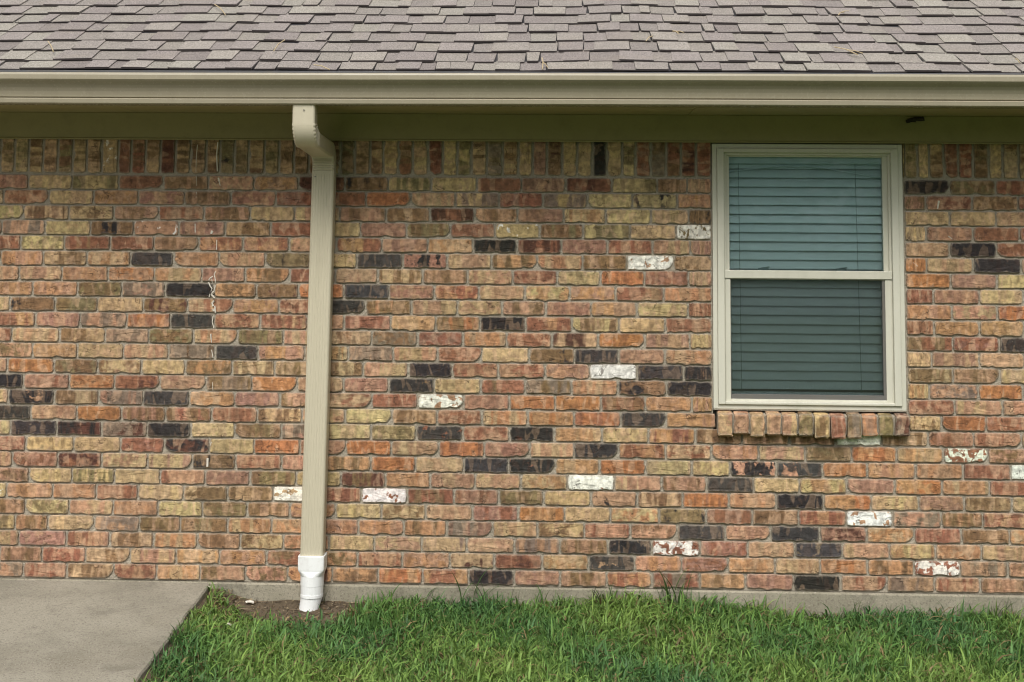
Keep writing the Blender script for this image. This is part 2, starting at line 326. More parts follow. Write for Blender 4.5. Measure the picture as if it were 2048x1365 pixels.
# ------------------------------------------------------------------ tones (linear)
TONE = dict(p=(.40, .232, .140), t=(.44, .305, .168), y=(.48, .355, .175), o=(.40, .170, .070), r=(.255, .110, .063),
            d=(.100, .042, .028), b=(.20, .122, .060), g=(.22, .160, .115), k=(.030, .026, .025), w=(.78, .75, .66),
            n=(.205, .160, .075), m=(.31, .168, .115), a=(.42, .228, .112))
DEF2 = dict(p='t', t='y', y='t', o='o', r='m', d='r', b='t', g='m', k='k', w='r', n='t', m='p', a='p')
def jit(c, s=.15):
    v = 1+rng.uniform(-s, s)
    return tuple(min(.85, max(.01, x*v*(1+rng.uniform(-.05, .05)))) for x in c)
def look(code):
    code = code[0]+code[1:].replace('h', 'k')
    a = code[0]
    if a == 'h': a2 = code[1] if len(code) > 1 else 'p'; c1, c2, bl = TONE[a2], TONE['k'], (.48, .35, .75)
    elif a == 'w': s = code[1] if len(code) > 1 else 'r'; c1, c2, bl = TONE[s], TONE['w'], ((.84 if len(code) == 1 else .66), .0, .95)
    elif a == 'k':
        s = code[1] if len(code) > 1 else rng.choice('dgb')
        q = rng.uniform(.8, 2.3); c2 = tuple(c*q*v for c, v in zip(TONE['k'], (1, 1, rng.uniform(.85, 1.08))))
        c1, bl = TONE[s], ((rng.uniform(.80, .93) if len(code) == 1 else .74), rng.choice((.1, .3, .6)), .65)
    else:
        s = code[1] if len(code) > 1 else DEF2[a]
        c1, c2 = TONE[a], TONE[s]
        if s == 'w': bl = ((.50 if a == 'r' else .30), .0, .9)
        elif s in 'kd' and a != 'd': bl = (.38, .55, .55)
        elif len(code) > 1: bl = (.50, rng.choice((.9, .8, .3)), .35)
        elif a in 'oymrg': bl = (.35, .2, .1)
        else: bl = (.50, .85, .35)
    soft = lambda c: tuple(v*.95+m_*.05 for v, m_ in zip(c, (.38, .24, .155)))
    if a not in 'kwh': c1 = soft(c1)
    if code[-1] not in 'kwh' and a not in 'kwh': c2 = soft(c2)
    return jit(c1), jit(c2, .06), bl, rng.uniform(0, 20)

# ------------------------------------------------------------------ brick shapes
BW, BH = .190, .0605
def brick_shape(k, w=BW, h=BH, depth=.016):
    r = random.Random(900+k)
    pts = []
    nx_, nz_ = 11, 4
    cr = .003+r.random()*.005
    def side(a, b, n, amp):
        L = []
        for i in range(n):
            t = i/n; L.append([a[0]+(b[0]-a[0])*t, a[1]+(b[1]-a[1])*t, amp])
        return L
    x, z = w/2, h/2
    ring = side((-x, -z), (x, -z), nx_, .0035) + side((x, -z), (x, z), nz_, .0025) + side((x, z), (-x, z), nx_, .0016) + side((-x, z), (-x, -z), nz_, .0025)
    wob = r.uniform(0, 6); amp_k = r.choice((.35, .5, .8, 1.35))
    O = []
    for i, (a, b, amp) in enumerate(ring):
        da = (r.uniform(-1, .5)*amp+math.sin(a*60+wob)*amp*.35)*amp_k
        ca, cb = abs(a)/x, abs(b)/z
        q = 1.0
        if ca > .93 and cb > .93: a -= math.copysign(cr*.5, a); b -= math.copysign(cr*.4, b)
        if abs(b) >= z*.99 or ca < .93: b += math.copysign(1, b)*da if cb > .9 else 0
        if ca > .9: a += math.copysign(1, a)*r.uniform(-1, .3)*.003
        O.append([a, b])
    if k % 8 == 1:      # chipped lower corner
        sgn = r.choice((-1, 1)); s = r.uniform(.018, .035)
        for q in O:
            t = (q[0]*sgn-(x-s))/s
            if t > 0 and q[1] < 0: q[1] += t*h*.45*(.7+.3*r.random())
    if k % 7 == 3:      # a bite out of the lower arris
        cx = r.uniform(-.06, .06)
        for q in O:
            if q[1] < 0: q[1] += .008*math.exp(-((q[0]-cx)/.016)**2)
    n = len(O); V = []; E = []
    for q in O: V.append((q[0], depth, q[1])); E.append(1)
    for q in O: V.append((q[0], .0022+r.uniform(-.0007, .0008), q[1])); E.append(1)
    for q in O:
        L = math.hypot(*q); V.append((q[0]-math.copysign(min(.0030, abs(q[0])), q[0])*r.uniform(.6, 1.3), r.uniform(-.0008, .0009), q[1]-math.copysign(.0030, q[1])*r.uniform(.6, 1.3))); E.append(.75)
    for q in O: V.append((q[0]*.86, r.uniform(-.0016, .0012), q[1]*.52)); E.append(.0)
    F = []
    for a in range(3):
        for i in range(n): F.append((a*n+i, (a+1)*n+i, (a+1)*n+(i+1) % n, a*n+(i+1) % n))
    F.append(tuple(range(3*n, 4*n))[::-1])
    return V, F, E
def shape_mesh(name, V, F, E, mat):
    me = bpy.data.meshes.new(name); me.from_pydata(V, [], F); me.update(); me.materials.append(mat)
    bm = bmesh.new(); bm.from_mesh(me); bmesh.ops.recalc_face_normals(bm, faces=bm.faces); bm.to_mesh(me); bm.free()
    a = me.attributes.new('loc', 'FLOAT_VECTOR', 'POINT'); a.data.foreach_set('vector', np.array([v.co for v in me.vertices], dtype=np.float32).ravel())
    a = me.attributes.new('edge', 'FLOAT', 'POINT'); a.data.foreach_set('value', np.array(E, dtype=np.float32))
    return me
SHAPES = [brick_shape(k) for k in range(24)]
BRICKS = [shape_mesh('brick', *s, M_BRICK) for s in SHAPES]
SILLS = []
def put_brick(parent, me, cx, cz, w, h, code, y=0.0, rot=0.0, name='brick'):
    o = bpy.data.objects.new(name, me)
    o.location = (cx, y, cz); o.scale = (w/BW, 1, h/BH); o.rotation_euler = (0, rot, 0)
    c1, c2, bl, sd_ = look(code)
    o['tone_one'] = list(c1); o['tone_two'] = list(c2); o['blend'] = [float(v) for v in bl]; o['seed'] = sd_
    return link(o, parent)
def join_bricks(name, parent, items):
    V, F, C1, C2, BL, SD, LO, ED = [], [], [], [], [], [], [], []
    n = 0
    for (k, cx, cz, w, h, code, y, rot) in items:
        v, f, e = SHAPES[k % 24]; v = np.array(v); sc_ = np.array([w/BW, 1, h/BH]); L = v*sc_
        c, s = math.cos(rot), math.sin(rot)
        Rm = np.array([[c, 0, s], [0, 1, 0], [-s, 0, c]])
        V.append(L@Rm.T+np.array([cx, y, cz])); LO.append(v)
        F += [tuple(n+q for q in p) for p in f]
        c1, c2, bl, sd_ = look(code); m_ = len(v)
        C1 += [c1]*m_; C2 += [c2]*m_; BL += [bl]*m_; SD += [sd_]*m_; ED += e; n += m_
    V = np.concatenate(V); LO = np.concatenate(LO)
    o = mesh_obj(name, V.tolist(), F, M_BRICK_J, parent); me = o.data
    for nm, typ, key, arr in (('tone_one', 'FLOAT_VECTOR', 'vector', C1), ('tone_two', 'FLOAT_VECTOR', 'vector', C2), ('blend', 'FLOAT_VECTOR', 'vector', BL),
                              ('seed', 'FLOAT', 'value', SD), ('loc', 'FLOAT_VECTOR', 'vector', LO), ('edge', 'FLOAT', 'value', ED)):
        a = me.attributes.new(nm, typ, 'POINT'); a.data.foreach_set(key, np.array(arr, dtype=np.float32).ravel())
    bm = bmesh.new(); bm.from_mesh(me); bmesh.ops.recalc_face_normals(bm, faces=bm.faces); bm.to_mesh(me); bm.free()
    tag(o, kind='stuff')
    return o

# ------------------------------------------------------------------ the setting
XL, XR = -5.2, 4.6            # the house goes on past both edges of the picture
SLAB_X = -1.517
def ground_z(x, y):
    z = 0.004 - .052*np.minimum(np.abs(np.minimum(y, 0)), 3.2)
    z = z + .012*np.sin(x*2.1+1)*np.exp(-np.abs(y)*.3) + .008*np.sin(x*5.3+y*4.1) - .02
    side = np.where(x < -1.52, 1.0, np.exp(-((x+1.52)/.15)**2))
    zs = .058+.083*np.maximum(np.minimum(y, 0), -2.6)
    z = z+.016*np.exp(-((x-.05)/.75)**4)*np.exp(-(np.minimum(y, 0)/.35)**2)
    z = z+.020*np.exp(-((x+1.06)/.13)**2-((y+.09)/.11)**2)
    z = z+.042*np.exp(-((x+1.27)/.26)**2)*np.exp(-(np.minimum(y, 0)/.06)**2)+.02*np.exp(-((x+.9)/.12)**2)*np.exp(-(np.minimum(y, 0)/.06)**2)
    return z+(zs-z)*side*np.where((y > -3.2) & (y < .3), 1, 0)*np.where(x < -1.7, 0, 1)
gx = np.concatenate([-np.geomspace(400, 5, 14), np.linspace(-4.9, 4.9, 130), np.geomspace(5, 400, 14)])
gy = np.concatenate([-np.geomspace(400, 3.3, 16), np.linspace(-3.2, .1, 60), np.geomspace(.3, 400, 12)])
GX, GY = np.meshgrid(gx, gy, indexing='ij')
GZ = ground_z(GX, GY)
nearm = (np.abs(GX) < 5) & (GY > -3.3) & (GY < .2)
GZ = GZ+np.where(nearm, nr.normal(0, .003, GX.shape), 0)
ny_ = len(gy)
V = np.stack([GX, GY, GZ], -1).reshape(-1, 3)
F = [(i*ny_+j, (i+1)*ny_+j, (i+1)*ny_+j+1, i*ny_+j+1) for i in range(len(gx)-1) for j in range(ny_-1)]
tag(mesh_obj('ground', V.tolist(), F, M_SOIL, smooth=True), 'brown soil under the lawn, bare around the foot of the downspout', 'ground', kind='structure')

def slab_z(y): return .081+.083*max(y, -2.6)
b = MB()
ys = np.linspace(-.012, -2.6, 40)
er = random.Random(3)
tops = [(SLAB_X+er.uniform(-.004, .003), y, slab_z(y)) for y in ys]
n = len(ys)
v = []
for (x, y, z) in tops: v += [(-9.0, y, z), (x-.006, y, z), (x, y, z-.007), (x+.002, y, z-.16), (-9.0, y, z-.16)]
f = []
for i in range(n-1):
    for k in range(4): f.append((i*5+k, i*5+k+1, (i+1)*5+k+1, (i+1)*5+k))
f += [(0, 1, 2, 3, 4), tuple(range((n-1)*5, n*5))]
b.add(v, f)
b.box(-9.0, SLAB_X-.02, -9.0, -2.606, slab_z(-2.6)-.16, slab_z(-2.6))
slab = b.build('sidewalk', M_SLAB)
tag(slab, 'grey-brown concrete slab running up to the wall at the left', 'path', kind='structure')

# ------------------------------------------------------------------ the house
house = empty('brick_house', (0, 0, 0))
tag(house, 'single-storey house of mixed red, tan, black and white bricks under a grey shingle roof', 'house')
WX0, WX1, WZ0, WZ1 = .656, 1.488, .842, 2.003
MY = .0085
COURSE, Z0 = .0677, .09
def zrow(k): return Z0+(25-k)*COURSE

def backing(x0, x1, z0, z1, b, yf=MY, yb=.11, dx=.012):
    # mortar face, a fine uneven grid so the joints are not a plane
    nx = max(1, int((x1-x0)/dx)); nz = max(1, int((z1-z0)/.012))
    xs = np.linspace(x0, x1, nx+1); zs = np.linspace(z0, z1, nz+1)
    Xg, Zg = np.meshgrid(xs, zs, indexing='ij'); Yg = yf+nr.normal(0, .0009, Xg.shape)
    V = np.stack([Xg, Yg, Zg], -1).reshape(-1, 3).tolist()
    F = [(i*(nz+1)+j, (i+1)*(nz+1)+j, (i+1)*(nz+1)+j+1, i*(nz+1)+j+1) for i in range(nx) for j in range(nz)]
    b.add(V, F)
    b.box(x0, x1, yf+.006, yb, z0, z1)
ZS = zrow(0)+COURSE-.004          # foot of the soldier course
b = MB()
backing(XL, WX0, Z0-.006, ZS, b); backing(WX1, XR, Z0-.006, ZS, b); backing(WX0, WX1, Z0-.006, .75, b)
wall = b.build('wall', M_MORTAR, house)
b = MB(); backing(XL, WX0, ZS, 2.14, b); backing(WX1, XR, ZS, 2.14, b)
soldier = b.build('soldier_course', M_MORTAR, house)
# house shell behind the brick skin
b = MB()
b.box(XL, XL+.12, .12, 7.9, 0, 2.14); b.box(XR-.12, XR, .12, 7.9, 0, 2.14); b.box(XL, XR, 7.9, 8.02, 0, 2.14)
v = [(XL, .12, 2.14), (XL, 7.9, 2.14), (XL, 4.0, 3.95)]
b.add(v, [(0, 1, 2)]); b.add([(XR, .12, 2.14), (XR, 7.9, 2.14), (XR, 4.0, 3.95)], [(0, 2, 1)])
b.build('side_wall', M_MORTAR, house)
# bricks
items = []     # (area key, k, cx, cz, w, h, code)
def lay(cx, cz, w, h, code, inview):
    items.append((inview, cx, cz, w, h, code))
FR = dict(l=-2.5, r=2.03)
codes_any = ['p', 'pt', 't', 'ty', 'a', 'pr', 'r', 'tb', 'pb', 'y', 'o', 'm', 'b', 'bn', 'k', 'kp', 'ap', 'g', 'w', 'pa']
for k, line in enumerate(ROWS.strip().split('\n')):
    z = zrow(k)
    segs = line.split('|')
    for si, s in enumerate(segs):
        a, c = s.split(';'); xs = [float(q)/1000 for q in a.split(',')]; c = c.split()
        # carry the bond on past the frame
        if si == 0:
            while xs[0] > XL+.25: xs.insert(0, xs[0]-.2+rng.uniform(-.006, .006)); c.insert(0, rng.choice(codes_any))
            xs[0] = max(xs[0], XL)
        if si == len(segs)-1:
            while xs[-1] < XR-.25: xs.append(xs[-1]+.2+rng.uniform(-.006, .006)); c.append(rng.choice(codes_any))
            xs[-1] = min(xs[-1], XR)
        for i, cd in enumerate(c):
            j0 = .0035 if abs(xs[i]-1.492) < .003 or abs(xs[i]-1.495) < .003 else .0030
            j1 = .0035 if abs(xs[i+1]-.672) < .003 else .0030
            x0, x1 = xs[i]+j0+rng.uniform(-.0012, .0012), xs[i+1]-j1+rng.uniform(-.0012, .0012)
            if abs(xs[i+1]-.672) < .003: x1 = .651
            h = BH+rng.uniform(-.0015, .0022)
            cx = (x0+x1)/2
            inview = x1 > -2.52 and x0 < 2.04
            lay(cx, z+BH/2+.0005+rng.uniform(-.0008, .0008), x1-x0, h, cd, inview)
# nearest, largest in the picture first: scale grows to the right and downwards
def seen(it):
    _, cx, cz, w, h, code = it
    l, r_ = max(cx-w/2, -2.5), min(cx+w/2, 2.03)
    return (r_-l)*h*(1+.018*cx)*(1-.012*cz) if it[0] else -1
order = sorted(range(len(items)), key=lambda i: -seen(items[i]))
single = set(order[:300])
rest = []
for i, it in enumerate(items):
    _, cx, cz, w, h, code = it
    k = rng.randrange(24); rot = rng.gauss(0, .0035); y = rng.uniform(-.0022, .0012)
    if i in single: put_brick(wall, BRICKS[k], cx, cz, w, h, code, y, rot)
    else: rest.append((k, cx, cz, w, h, code, y, rot))
join_bricks('brickwork', wall, rest)
# soldier course: bricks on end
rest = []
for si, s in enumerate(SOLDIER.strip().split('|')):
    a, c = s.split(';'); xs = [float(q)/1000 for q in a.split(',')]; c = c.split()
    nreal = len(c); n0 = 0
    if si == 0:
        while xs[0] > XL+.1: xs.insert(0, xs[0]-.0655); c.insert(0, rng.choice(['b', 't', 'n', 'r', 'p', 'y'])); n0 += 1
    if si == 1:
        while xs[-1] < XR-.1: xs.append(xs[-1]+.0655); c.append(rng.choice(['b', 't', 'n', 'r', 'p', 'y']))
    for i, cd in enumerate(c):
        x0, x1 = xs[i]+.005, xs[i+1]-.005
        if abs(xs[i+1]-.672) < .003: x1 = .651
        w = x1-x0; L = .192+rng.uniform(-.002, .004); cz = ZS+.0085+L/2; cx = (x0+x1)/2
        k = rng.randrange(24); rot = math.pi/2*rng.choice((-1, 1))+rng.gauss(0, .006); y = rng.uniform(-.002, .002)
        if -2.5 < cx < 2.03: put_brick(soldier, BRICKS[k], cx, cz, L, w, cd, y, rot)
        else: rest.append((k, cx, cz, L, w, cd, y, rot))
join_bricks('soldier_brickwork', soldier, rest)

# brick sill under the window
b = MB()
b.extrude_x([(.06, .748), (-.022, .748), (-.027, .825), (.06, .843)], .672, 1.488)
sill = b.build('window_sill', M_MORTAR, house)
SC = 'tp rp pt tp yp bn yb rp gn pa nk dg'.split()
def sill_shape(k, w):
    r = random.Random(77+k); bm = bmesh.new()
    x, d = w/2*r.uniform(.93, 1.02), .048+r.uniform(-.007, .007)
    nxs, nzs, nds = 3, 5, 3
    z0, z1 = .740+r.uniform(-.007, .007), .831+r.uniform(-.005, .002)
    prof = [(.05, z0), (-d+.006, z0), (-d, z0+.007)]+[(-d+r.uniform(-.002, .002), z0+(z1-z0)*t) for t in (.25, .45, .7, .9)]+[(-d+.006, z1+.0005), (-.012, z1+.007), (.05, z1+.014)]
    V, E = [], []
    xs = [-x, -x+.005, 0, x-.005, x]
    for i, xx in enumerate(xs):
        ins = .004 if i in (0, 4) else 0
        for j, (a, c) in enumerate(prof):
            V.append((xx+r.uniform(-.0028, .0028), a+(ins if 1 < j < 8 else 0)+r.uniform(-.0022, .0022), c+(ins*.7 if j < 3 else -ins*.7 if j > 6 else 0)))
            E.append(.85 if ins or j in (2, 7) else .3)
    m_ = len(prof)
    F = [(i*m_+j, (i+1)*m_+j, (i+1)*m_+(j+1) % m_, i*m_+(j+1) % m_) for i in range(4) for j in range(m_)]
    F += [tuple(range(m_)), tuple(range(4*m_, 5*m_))[::-1]]
    bm.free(); return V, F, E
sx = np.linspace(.670, 1.494, 13)
for i, cd in enumerate(SC):
    w = sx[i+1]-sx[i]-.0085
    me = shape_mesh('brick', *sill_shape(i, w), M_BRICK)
    o = bpy.data.objects.new('brick', me); o.location = ((sx[i]+sx[i+1])/2, 0, 0)
    c1, c2, bl, sd_ = look(cd); o['tone_one'] = list(c1); o['tone_two'] = list(c2); o['blend'] = [float(q) for q in bl]; o['seed'] = sd_
    link(o, sill)

# foundation
b = MB()
xs = np.arange(XL, XR, .05); v = []
for x in xs:
    e = nr.normal(0, .0012); v += [(x, .10, Z0-.008), (x, -.006+e, Z0-.008), (x, -.012+e, Z0-.014), (x, -.014+nr.normal(0, .002), -.3), (x, .10, -.3)]
f = [(i*5+k, i*5+(k+1) % 5, (i+1)*5+(k+1) % 5, (i+1)*5+k) for i in range(len(xs)-1) for k in range(5)]
b.add(v, f); b.build('foundation', M_FOUND, house)

# eave
FY = -.395
b = MB(); b.box(XL-.3, XR+.3, FY, FY+.022, 2.1255, 2.262); b.build('fascia', M_TRIM, house, bevel=.002)
b = MB()
xs = [XL-.3, -1.9, .55, 2.99, XR+.3]
for i in range(4): b.box(xs[i]+.0012, xs[i+1]-.0012, FY+.0225, .10, 2.1245, 2.134)
b.build('soffit', M_TRIM, house)
b = MB(); b.box(XL-.1, XR+.1, -.026, -.004, 2.004, 2.1240); b.build('frieze_board', M_TRIM, house, bevel=.002)
b = MB(); b.extrude_x([(-.031, 2.0035), (-.031, 2.008), (-.0265, 2.012), (-.0265, 2.0035)], XL-.1, XR+.1); b.build('frieze_lip', M_TRIM, house)
# gutter, K profile
def thick(prof, t):
    P = [Vector((a, c)) for a, c in prof]; Nn = []
    for i in range(len(P)):
        d = (P[min(i+1, len(P)-1)]-P[max(i-1, 0)]).normalized(); Nn.append(Vector((d.y, -d.x)))
    return [tuple(p) for p in P]+[tuple(p-n_*t) for p, n_ in zip(P[::-1], Nn[::-1])]
gp = [(-.401, 2.246), (-.401, 2.126), (-.404, 2.1235), (-.478, 2.1235), (-.4825, 2.127), (-.4842, 2.1425), (-.4810, 2.145), (-.4650, 2.1455), (-.4645, 2.147), (-.4745, 2.1530),
      (-.4755, 2.162), (-.4785, 2.176), (-.4840, 2.190), (-.4920, 2.202), (-.502, 2.2105), (-.5125, 2.2165), (-.5185, 2.2225), (-.5190, 2.240), (-.5175, 2.2455), (-.5135, 2.249), (-.508, 2.2495), (-.504, 2.246), (-.503, 2.241)]
b = MB()
prof = thick(gp, .0012)
n = len(prof); xs = np.arange(XL-.3, XR+.31, .15); v = []
for x in xs:
    w1, w2 = .0016*math.sin(x*2.3)+.0009*math.sin(x*7.1), .0012*math.sin(x*1.7+1)
    v += [(x, a+w1, c+w2+.0008*x) for a, c in prof]
f = [(i*n+k, i*n+(k+1) % n, (i+1)*n+(k+1) % n, (i+1)*n+k) for i in range(len(xs)-1) for k in range(n)]
f += [tuple(range(n)), tuple(range((len(xs)-1)*n, len(xs)*n))]
b.add(v, f); gut = b.build('gutter', M_GUTTER, house)
b = MB(); b.extrude_x([(-.372, 2.272), (-.415, 2.268), (-.4175, 2.266), (-.4165, 2.245), (-.4150, 2.245), (-.4155, 2.264), (-.372, 2.268)], XL-.3, XR+.3)
b.build('drip_edge', M_DRIP, house)

# downspout
spout = empty('downspout', (0, 0, 0), house)
def rect_prof(w, d, ribs=True, s=1.0, q=1.0):
    # local (x, n): n is towards the outer side
    P = []
    hw, hd, c = w/2*s, d/2*q, .008
    m_ = 7
    front = []
    xs_ = np.linspace(-hw+c, hw-c, m_*4+1)
    for i, xx in enumerate(xs_):
        g_ = -.0011 if (ribs and i % 4 in (1,) and 0 < i < len(xs_)-1) else 0.0
        front.append((xx, hd+g_))
    P += [(-hw, -hd+c), (-hw, hd-c), (-hw+.003, hd-.003)]+front+[(hw-.003, hd-.003), (hw, hd-c), (hw, -hd+c), (hw-c, -hd), (-hw+c, -hd)]
    return P
def sweep(path, w, d, ribs=True, scales=None, qs=None):
    """path: list of (x, y, z, angle); profile n axis is tilted by angle from -Y towards -Z"""
    V = []; prof = None
    for i, (x, y, z, a) in enumerate(path):
        s = scales[i] if scales else 1.0
        prof = rect_prof(w, d, ribs, s, qs[i] if qs else 1.0)
        for (px, pn) in prof: V.append((x+px, y-pn*math.cos(a), z-pn*math.sin(a)))
    n = len(prof)
    F = [(i*n+k, i*n+(k+1) % n, (i+1)*n+(k+1) % n, (i+1)*n+k) for i in range(len(path)-1) for k in range(n)]
    F += [tuple(range(n)), tuple(range((len(path)-1)*n, len(path)*n))[::-1]]
    return V, F
SW, SDp = .099, .072
V, F = sweep([(-1.052, -.052, 1.862, 0), (-1.060, -.052, 1.0, 0), (-1.0685, -.052, .20, 0)], SW, SDp)
b = MB(); b.add(V, F); b.build('pipe', M_SPOUT, spout)
# elbows: down out of the gutter, back under the eave, down the wall
def bend(c, r, a0, a1, n, x0, x1, crimp=True):
    out_, sc_ = [], []
    for i in range(n+1):
        t = i/n; a = a0+(a1-a0)*t
        out_.append((x0+(x1-x0)*t, c[0]-r*math.cos(a), c[1]-r*math.sin(a), a)); sc_.append(1.0+(.045 if (crimp and i % 2 and 0 < i < n) else 0))
    return out_, sc_
TH = R(84)
p1 = [(-1.072, -.440, 2.130, 0), (-1.072, -.440, 2.058, 0)]
bd, s1 = bend((-.440+.062, 2.044), .062, 0, TH, 16, -1.072, -1.066)
bd2c = None
path = p1+bd; scl = [1.0, 1.0]+s1
V, F = sweep(path, .094, SDp, False, scl)
b = MB(); b.add(V, F); b.build('elbow', M_SPOUT, spout, bevel=0)
# slanted reach, then the lower bend (turning the other way)
ex, ey, ez, ea = bd[-1]
rr = .055
cy, cz = -.052-rr, 1.905     # centre of lower bend
lo = []; ls = []
for i in range(15):
    t = i/14; a = TH*(1-t)
    lo.append((-1.056+.004*t, cy+rr*math.cos(a), cz+rr*math.sin(a), a)); ls.append(1.0+(.026 if i % 2 and 0 < i < 14 else 0))
d_ = Vector((0, math.sin(TH), -math.cos(TH)))
st = Vector((ex, ey, ez)); en = Vector(lo[0][:3])
path = [(ex, ey-.004, ez, ea), (en.x, en.y, en.z, TH)]+lo[1:]+[(-1.052, -.052, 1.903-.0055*q, 0) for q in range(8)]+[(-1.052, -.052, 1.850, 0)]
V, F = sweep(path, .097, SDp-.002, False, [.975, 1.0]+[1+(q-1)*.3 for q in ls[1:]]+[1.0]*8+[1.03], [.96, 1.0]+[1+(q-1)*2.6 for q in ls[1:]]+[.95, 1.05]*4+[1.05])
b = MB(); b.add(V, F); b.build('elbow', M_SPOUT, spout)
for zz in (1.86,):
    b = MB()
    for xx in (-1.085,): b.tube([(xx, -.0885, zz-.02), (xx, -.092, zz-.02)], .003, 8)
    b.build('screw', M_DRIP, spout)
b = MB(); b.tube([(-1.070, -.4765, 2.098), (-1.070, -.480, 2.098)], .003, 8); b.build('screw', M_DARKFRAME, spout)

# roof
PH = R(25.0); cp_, sp_ = math.cos(PH), math.sin(PH)
E0 = Vector((0, -.405, 2.2715))
def roofpt(x, u, n_):
    bumpn = .008*math.exp(-((x-.27)/.16)**2)*min(1, max(0, u/.3))+.002*math.sin(x*2.7)+.0015*math.sin(x*9+u*5)
    return (x, E0.y+u*cp_-(n_+bumpn)*sp_, E0.z+u*sp_+(n_+bumpn)*cp_)
b = MB()
UR = 4.86
xs = np.linspace(XL-.3, XR+.3, 60); v = []
for x in xs: v += [roofpt(x, .02, -.004), roofpt(x, UR, -.004), roofpt(x, UR, -.02), roofpt(x, .02, -.02)]
f = [(i*4+k, i*4+(k+1) % 4, (i+1)*4+(k+1) % 4, (i+1)*4+k) for i in range(len(xs)-1) for k in range(4)]
yr, zr_ = E0.y+UR*cp_, E0.z+UR*sp_
b.add(v, f)
b.add([(XL-.3, yr, zr_-.004), (XR+.3, yr, zr_-.004), (XR+.3, 2*yr+.4, 2.26), (XL-.3, 2*yr+.4, 2.26)], [(0, 1, 2, 3)])
roof = b.build('roof', M_DECK, house)
ST = [(.295, .265, .238), (.315, .285, .25), (.28, .25, .228), (.33, .305, .265), (.285, .252, .234), (.305, .275, .245), (.262, .230, .214)]
def shingle_geo(x0, x1, u0, n0, length, t, sk0, sk1, ju0, ju1):
    top_n = n0-.0105
    q = [(x0+sk0, u0+ju0, n0), (x1+sk1, u0+ju1, n0), (x1, u0+length, top_n), (x0, u0+length, top_n)]
    V = [roofpt(x, u, n_) for x, u, n_ in q]+[roofpt(x, u, n_-t) for x, u, n_ in q]
    return V, [(0, 1, 2, 3), (0, 4, 5, 1), (1, 5, 6, 2), (3, 2, 6, 7), (0, 3, 7, 4), (4, 7, 6, 5)], [0, 1, 0, 0, 0, 1]
sh_rng = random.Random(21)
rowsU = [-.004]+[.113+.1445*k for k in range(40)]
cand = []
for k, u0 in enumerate(rowsU):
    if u0 > UR-.1: break
    nxt = rowsU[k+1]-u0
    x = XL-.3+sh_rng.uniform(-.2, 0); thickt = sh_rng.random() < .5
    while x < XR+.3:
        w = sh_rng.uniform(.10, .165) if thickt else sh_rng.uniform(.08, .145)
        if sh_rng.random() < .12: w *= .5
        ton = sh_rng.choice(ST); j = sh_rng.uniform(.95, 1.05)
        if not thickt: j *= .90
        ton = tuple(c*j*.93 for c in ton)
        n0 = .0115 if thickt else .0068
        n0 += sh_rng.uniform(-.0008, .0010)
        cand.append((k, x+.0007, x+w-.0007, u0, n0, nxt+.03, .0088 if thickt else .0050, sh_rng.uniform(-.008, .008), sh_rng.uniform(-.008, .008), sh_rng.uniform(-.003, .003), sh_rng.uniform(-.003, .003), ton))
        x += w
        thickt = (not thickt) if sh_rng.random() < .86 else thickt
vis = [c for c in cand if c[0] <= 9 and c[2] > -2.55 and c[1] < 2.05]
vis.sort(key=lambda c: -(c[2]-c[1])*(1.0-.09*c[0])*(.6 if c[0] == 0 else 1)); vis_set = set(id(c) for c in vis[:300])
JV, JF, JI, JC = [], [], [], []
for c in cand:
    V, F, I = shingle_geo(*c[1:11])
    if id(c) in vis_set:
        cx = Vector(V[0])
        o = mesh_obj('shingle', [tuple(Vector(q)-cx) for q in V], F, None, roof, mats=[M_SHING, M_ASPH], idx=I)
        o.location = cx; o['tone_one'] = list(c[11])
    else:
        n = len(JV); JV += V; JF += [tuple(n+q for q in p) for p in F]; JI += I; JC += [c[11]]*8
o = mesh_obj('shingle_field', JV, JF, None, roof, mats=[M_SHING_J, M_ASPH], idx=JI)
a = o.data.attributes.new('tone_one', 'FLOAT_VECTOR', 'POINT'); a.data.foreach_set('vector', np.array(JC, dtype=np.float32).ravel())
tag(o, kind='stuff')

# window
win = empty('window', (0, 0, 0), house)
def ring(b, x0, x1, z0, z1, w, y0, y1, wl=None, wr=None, wt=None, wb=None):
    wl, wr, wt, wb = [q if q is not None else w for q in (wl, wr, wt, wb)]
    b.box(x0, x0+wl, y0, y1, z0, z1); b.box(x1-wr, x1, y0, y1, z0, z1)
    b.box(x0+wl, x1-wr, y0, y1, z1-wt, z1); b.box(x0+wl, x1-wr, y0, y1, z0, z0+wb)
b = MB(); ring(b, .657, 1.486, .849, 2.0, .020, -.0065, .03); b.build('brick_mould', M_FRAME, win, bevel=.002)
b = MB(); ring(b, .6775, 1.4655, .8695, 1.9795, .033, -.016, .05, wt=.018, wb=.012, wl=.030, wr=.030); b.build('frame', M_FRAME, win, bevel=.0025)
b = MB(); ring(b, .7078, 1.4352, .8817, 1.9613, .010, .004, .06, wl=.010, wr=.010); b.build('jamb_liner', M_FRAME, win, bevel=.001)
def sash(x0, x1, z0, z1, y0, wl, wt, wb):
    s = MB(); ring(s, x0, x1, z0, z1, wl, y0, y0+.028, wt=wt, wb=wb)
    s.build('sash', M_FRAME, win, bevel=.002)
sash(.7105, 1.4270, 1.415, 1.960, .020, .023, .016, .028)      # upper
sash(.7105, 1.4270, .872, 1.448, .012, .023, .034, .016) if False else None
b = MB(); b.box(.7085, 1.4345, -.004, .030, 1.4115, 1.4465); b.build('meeting_rail', M_FRAME, win, bevel=.002)
b = MB(); ring(b, .712, 1.430, .870, 1.4105, .022, .002, .028, wt=.003, wb=.017, wr=.026); b.build('sash', M_FRAME, win, bevel=.002)
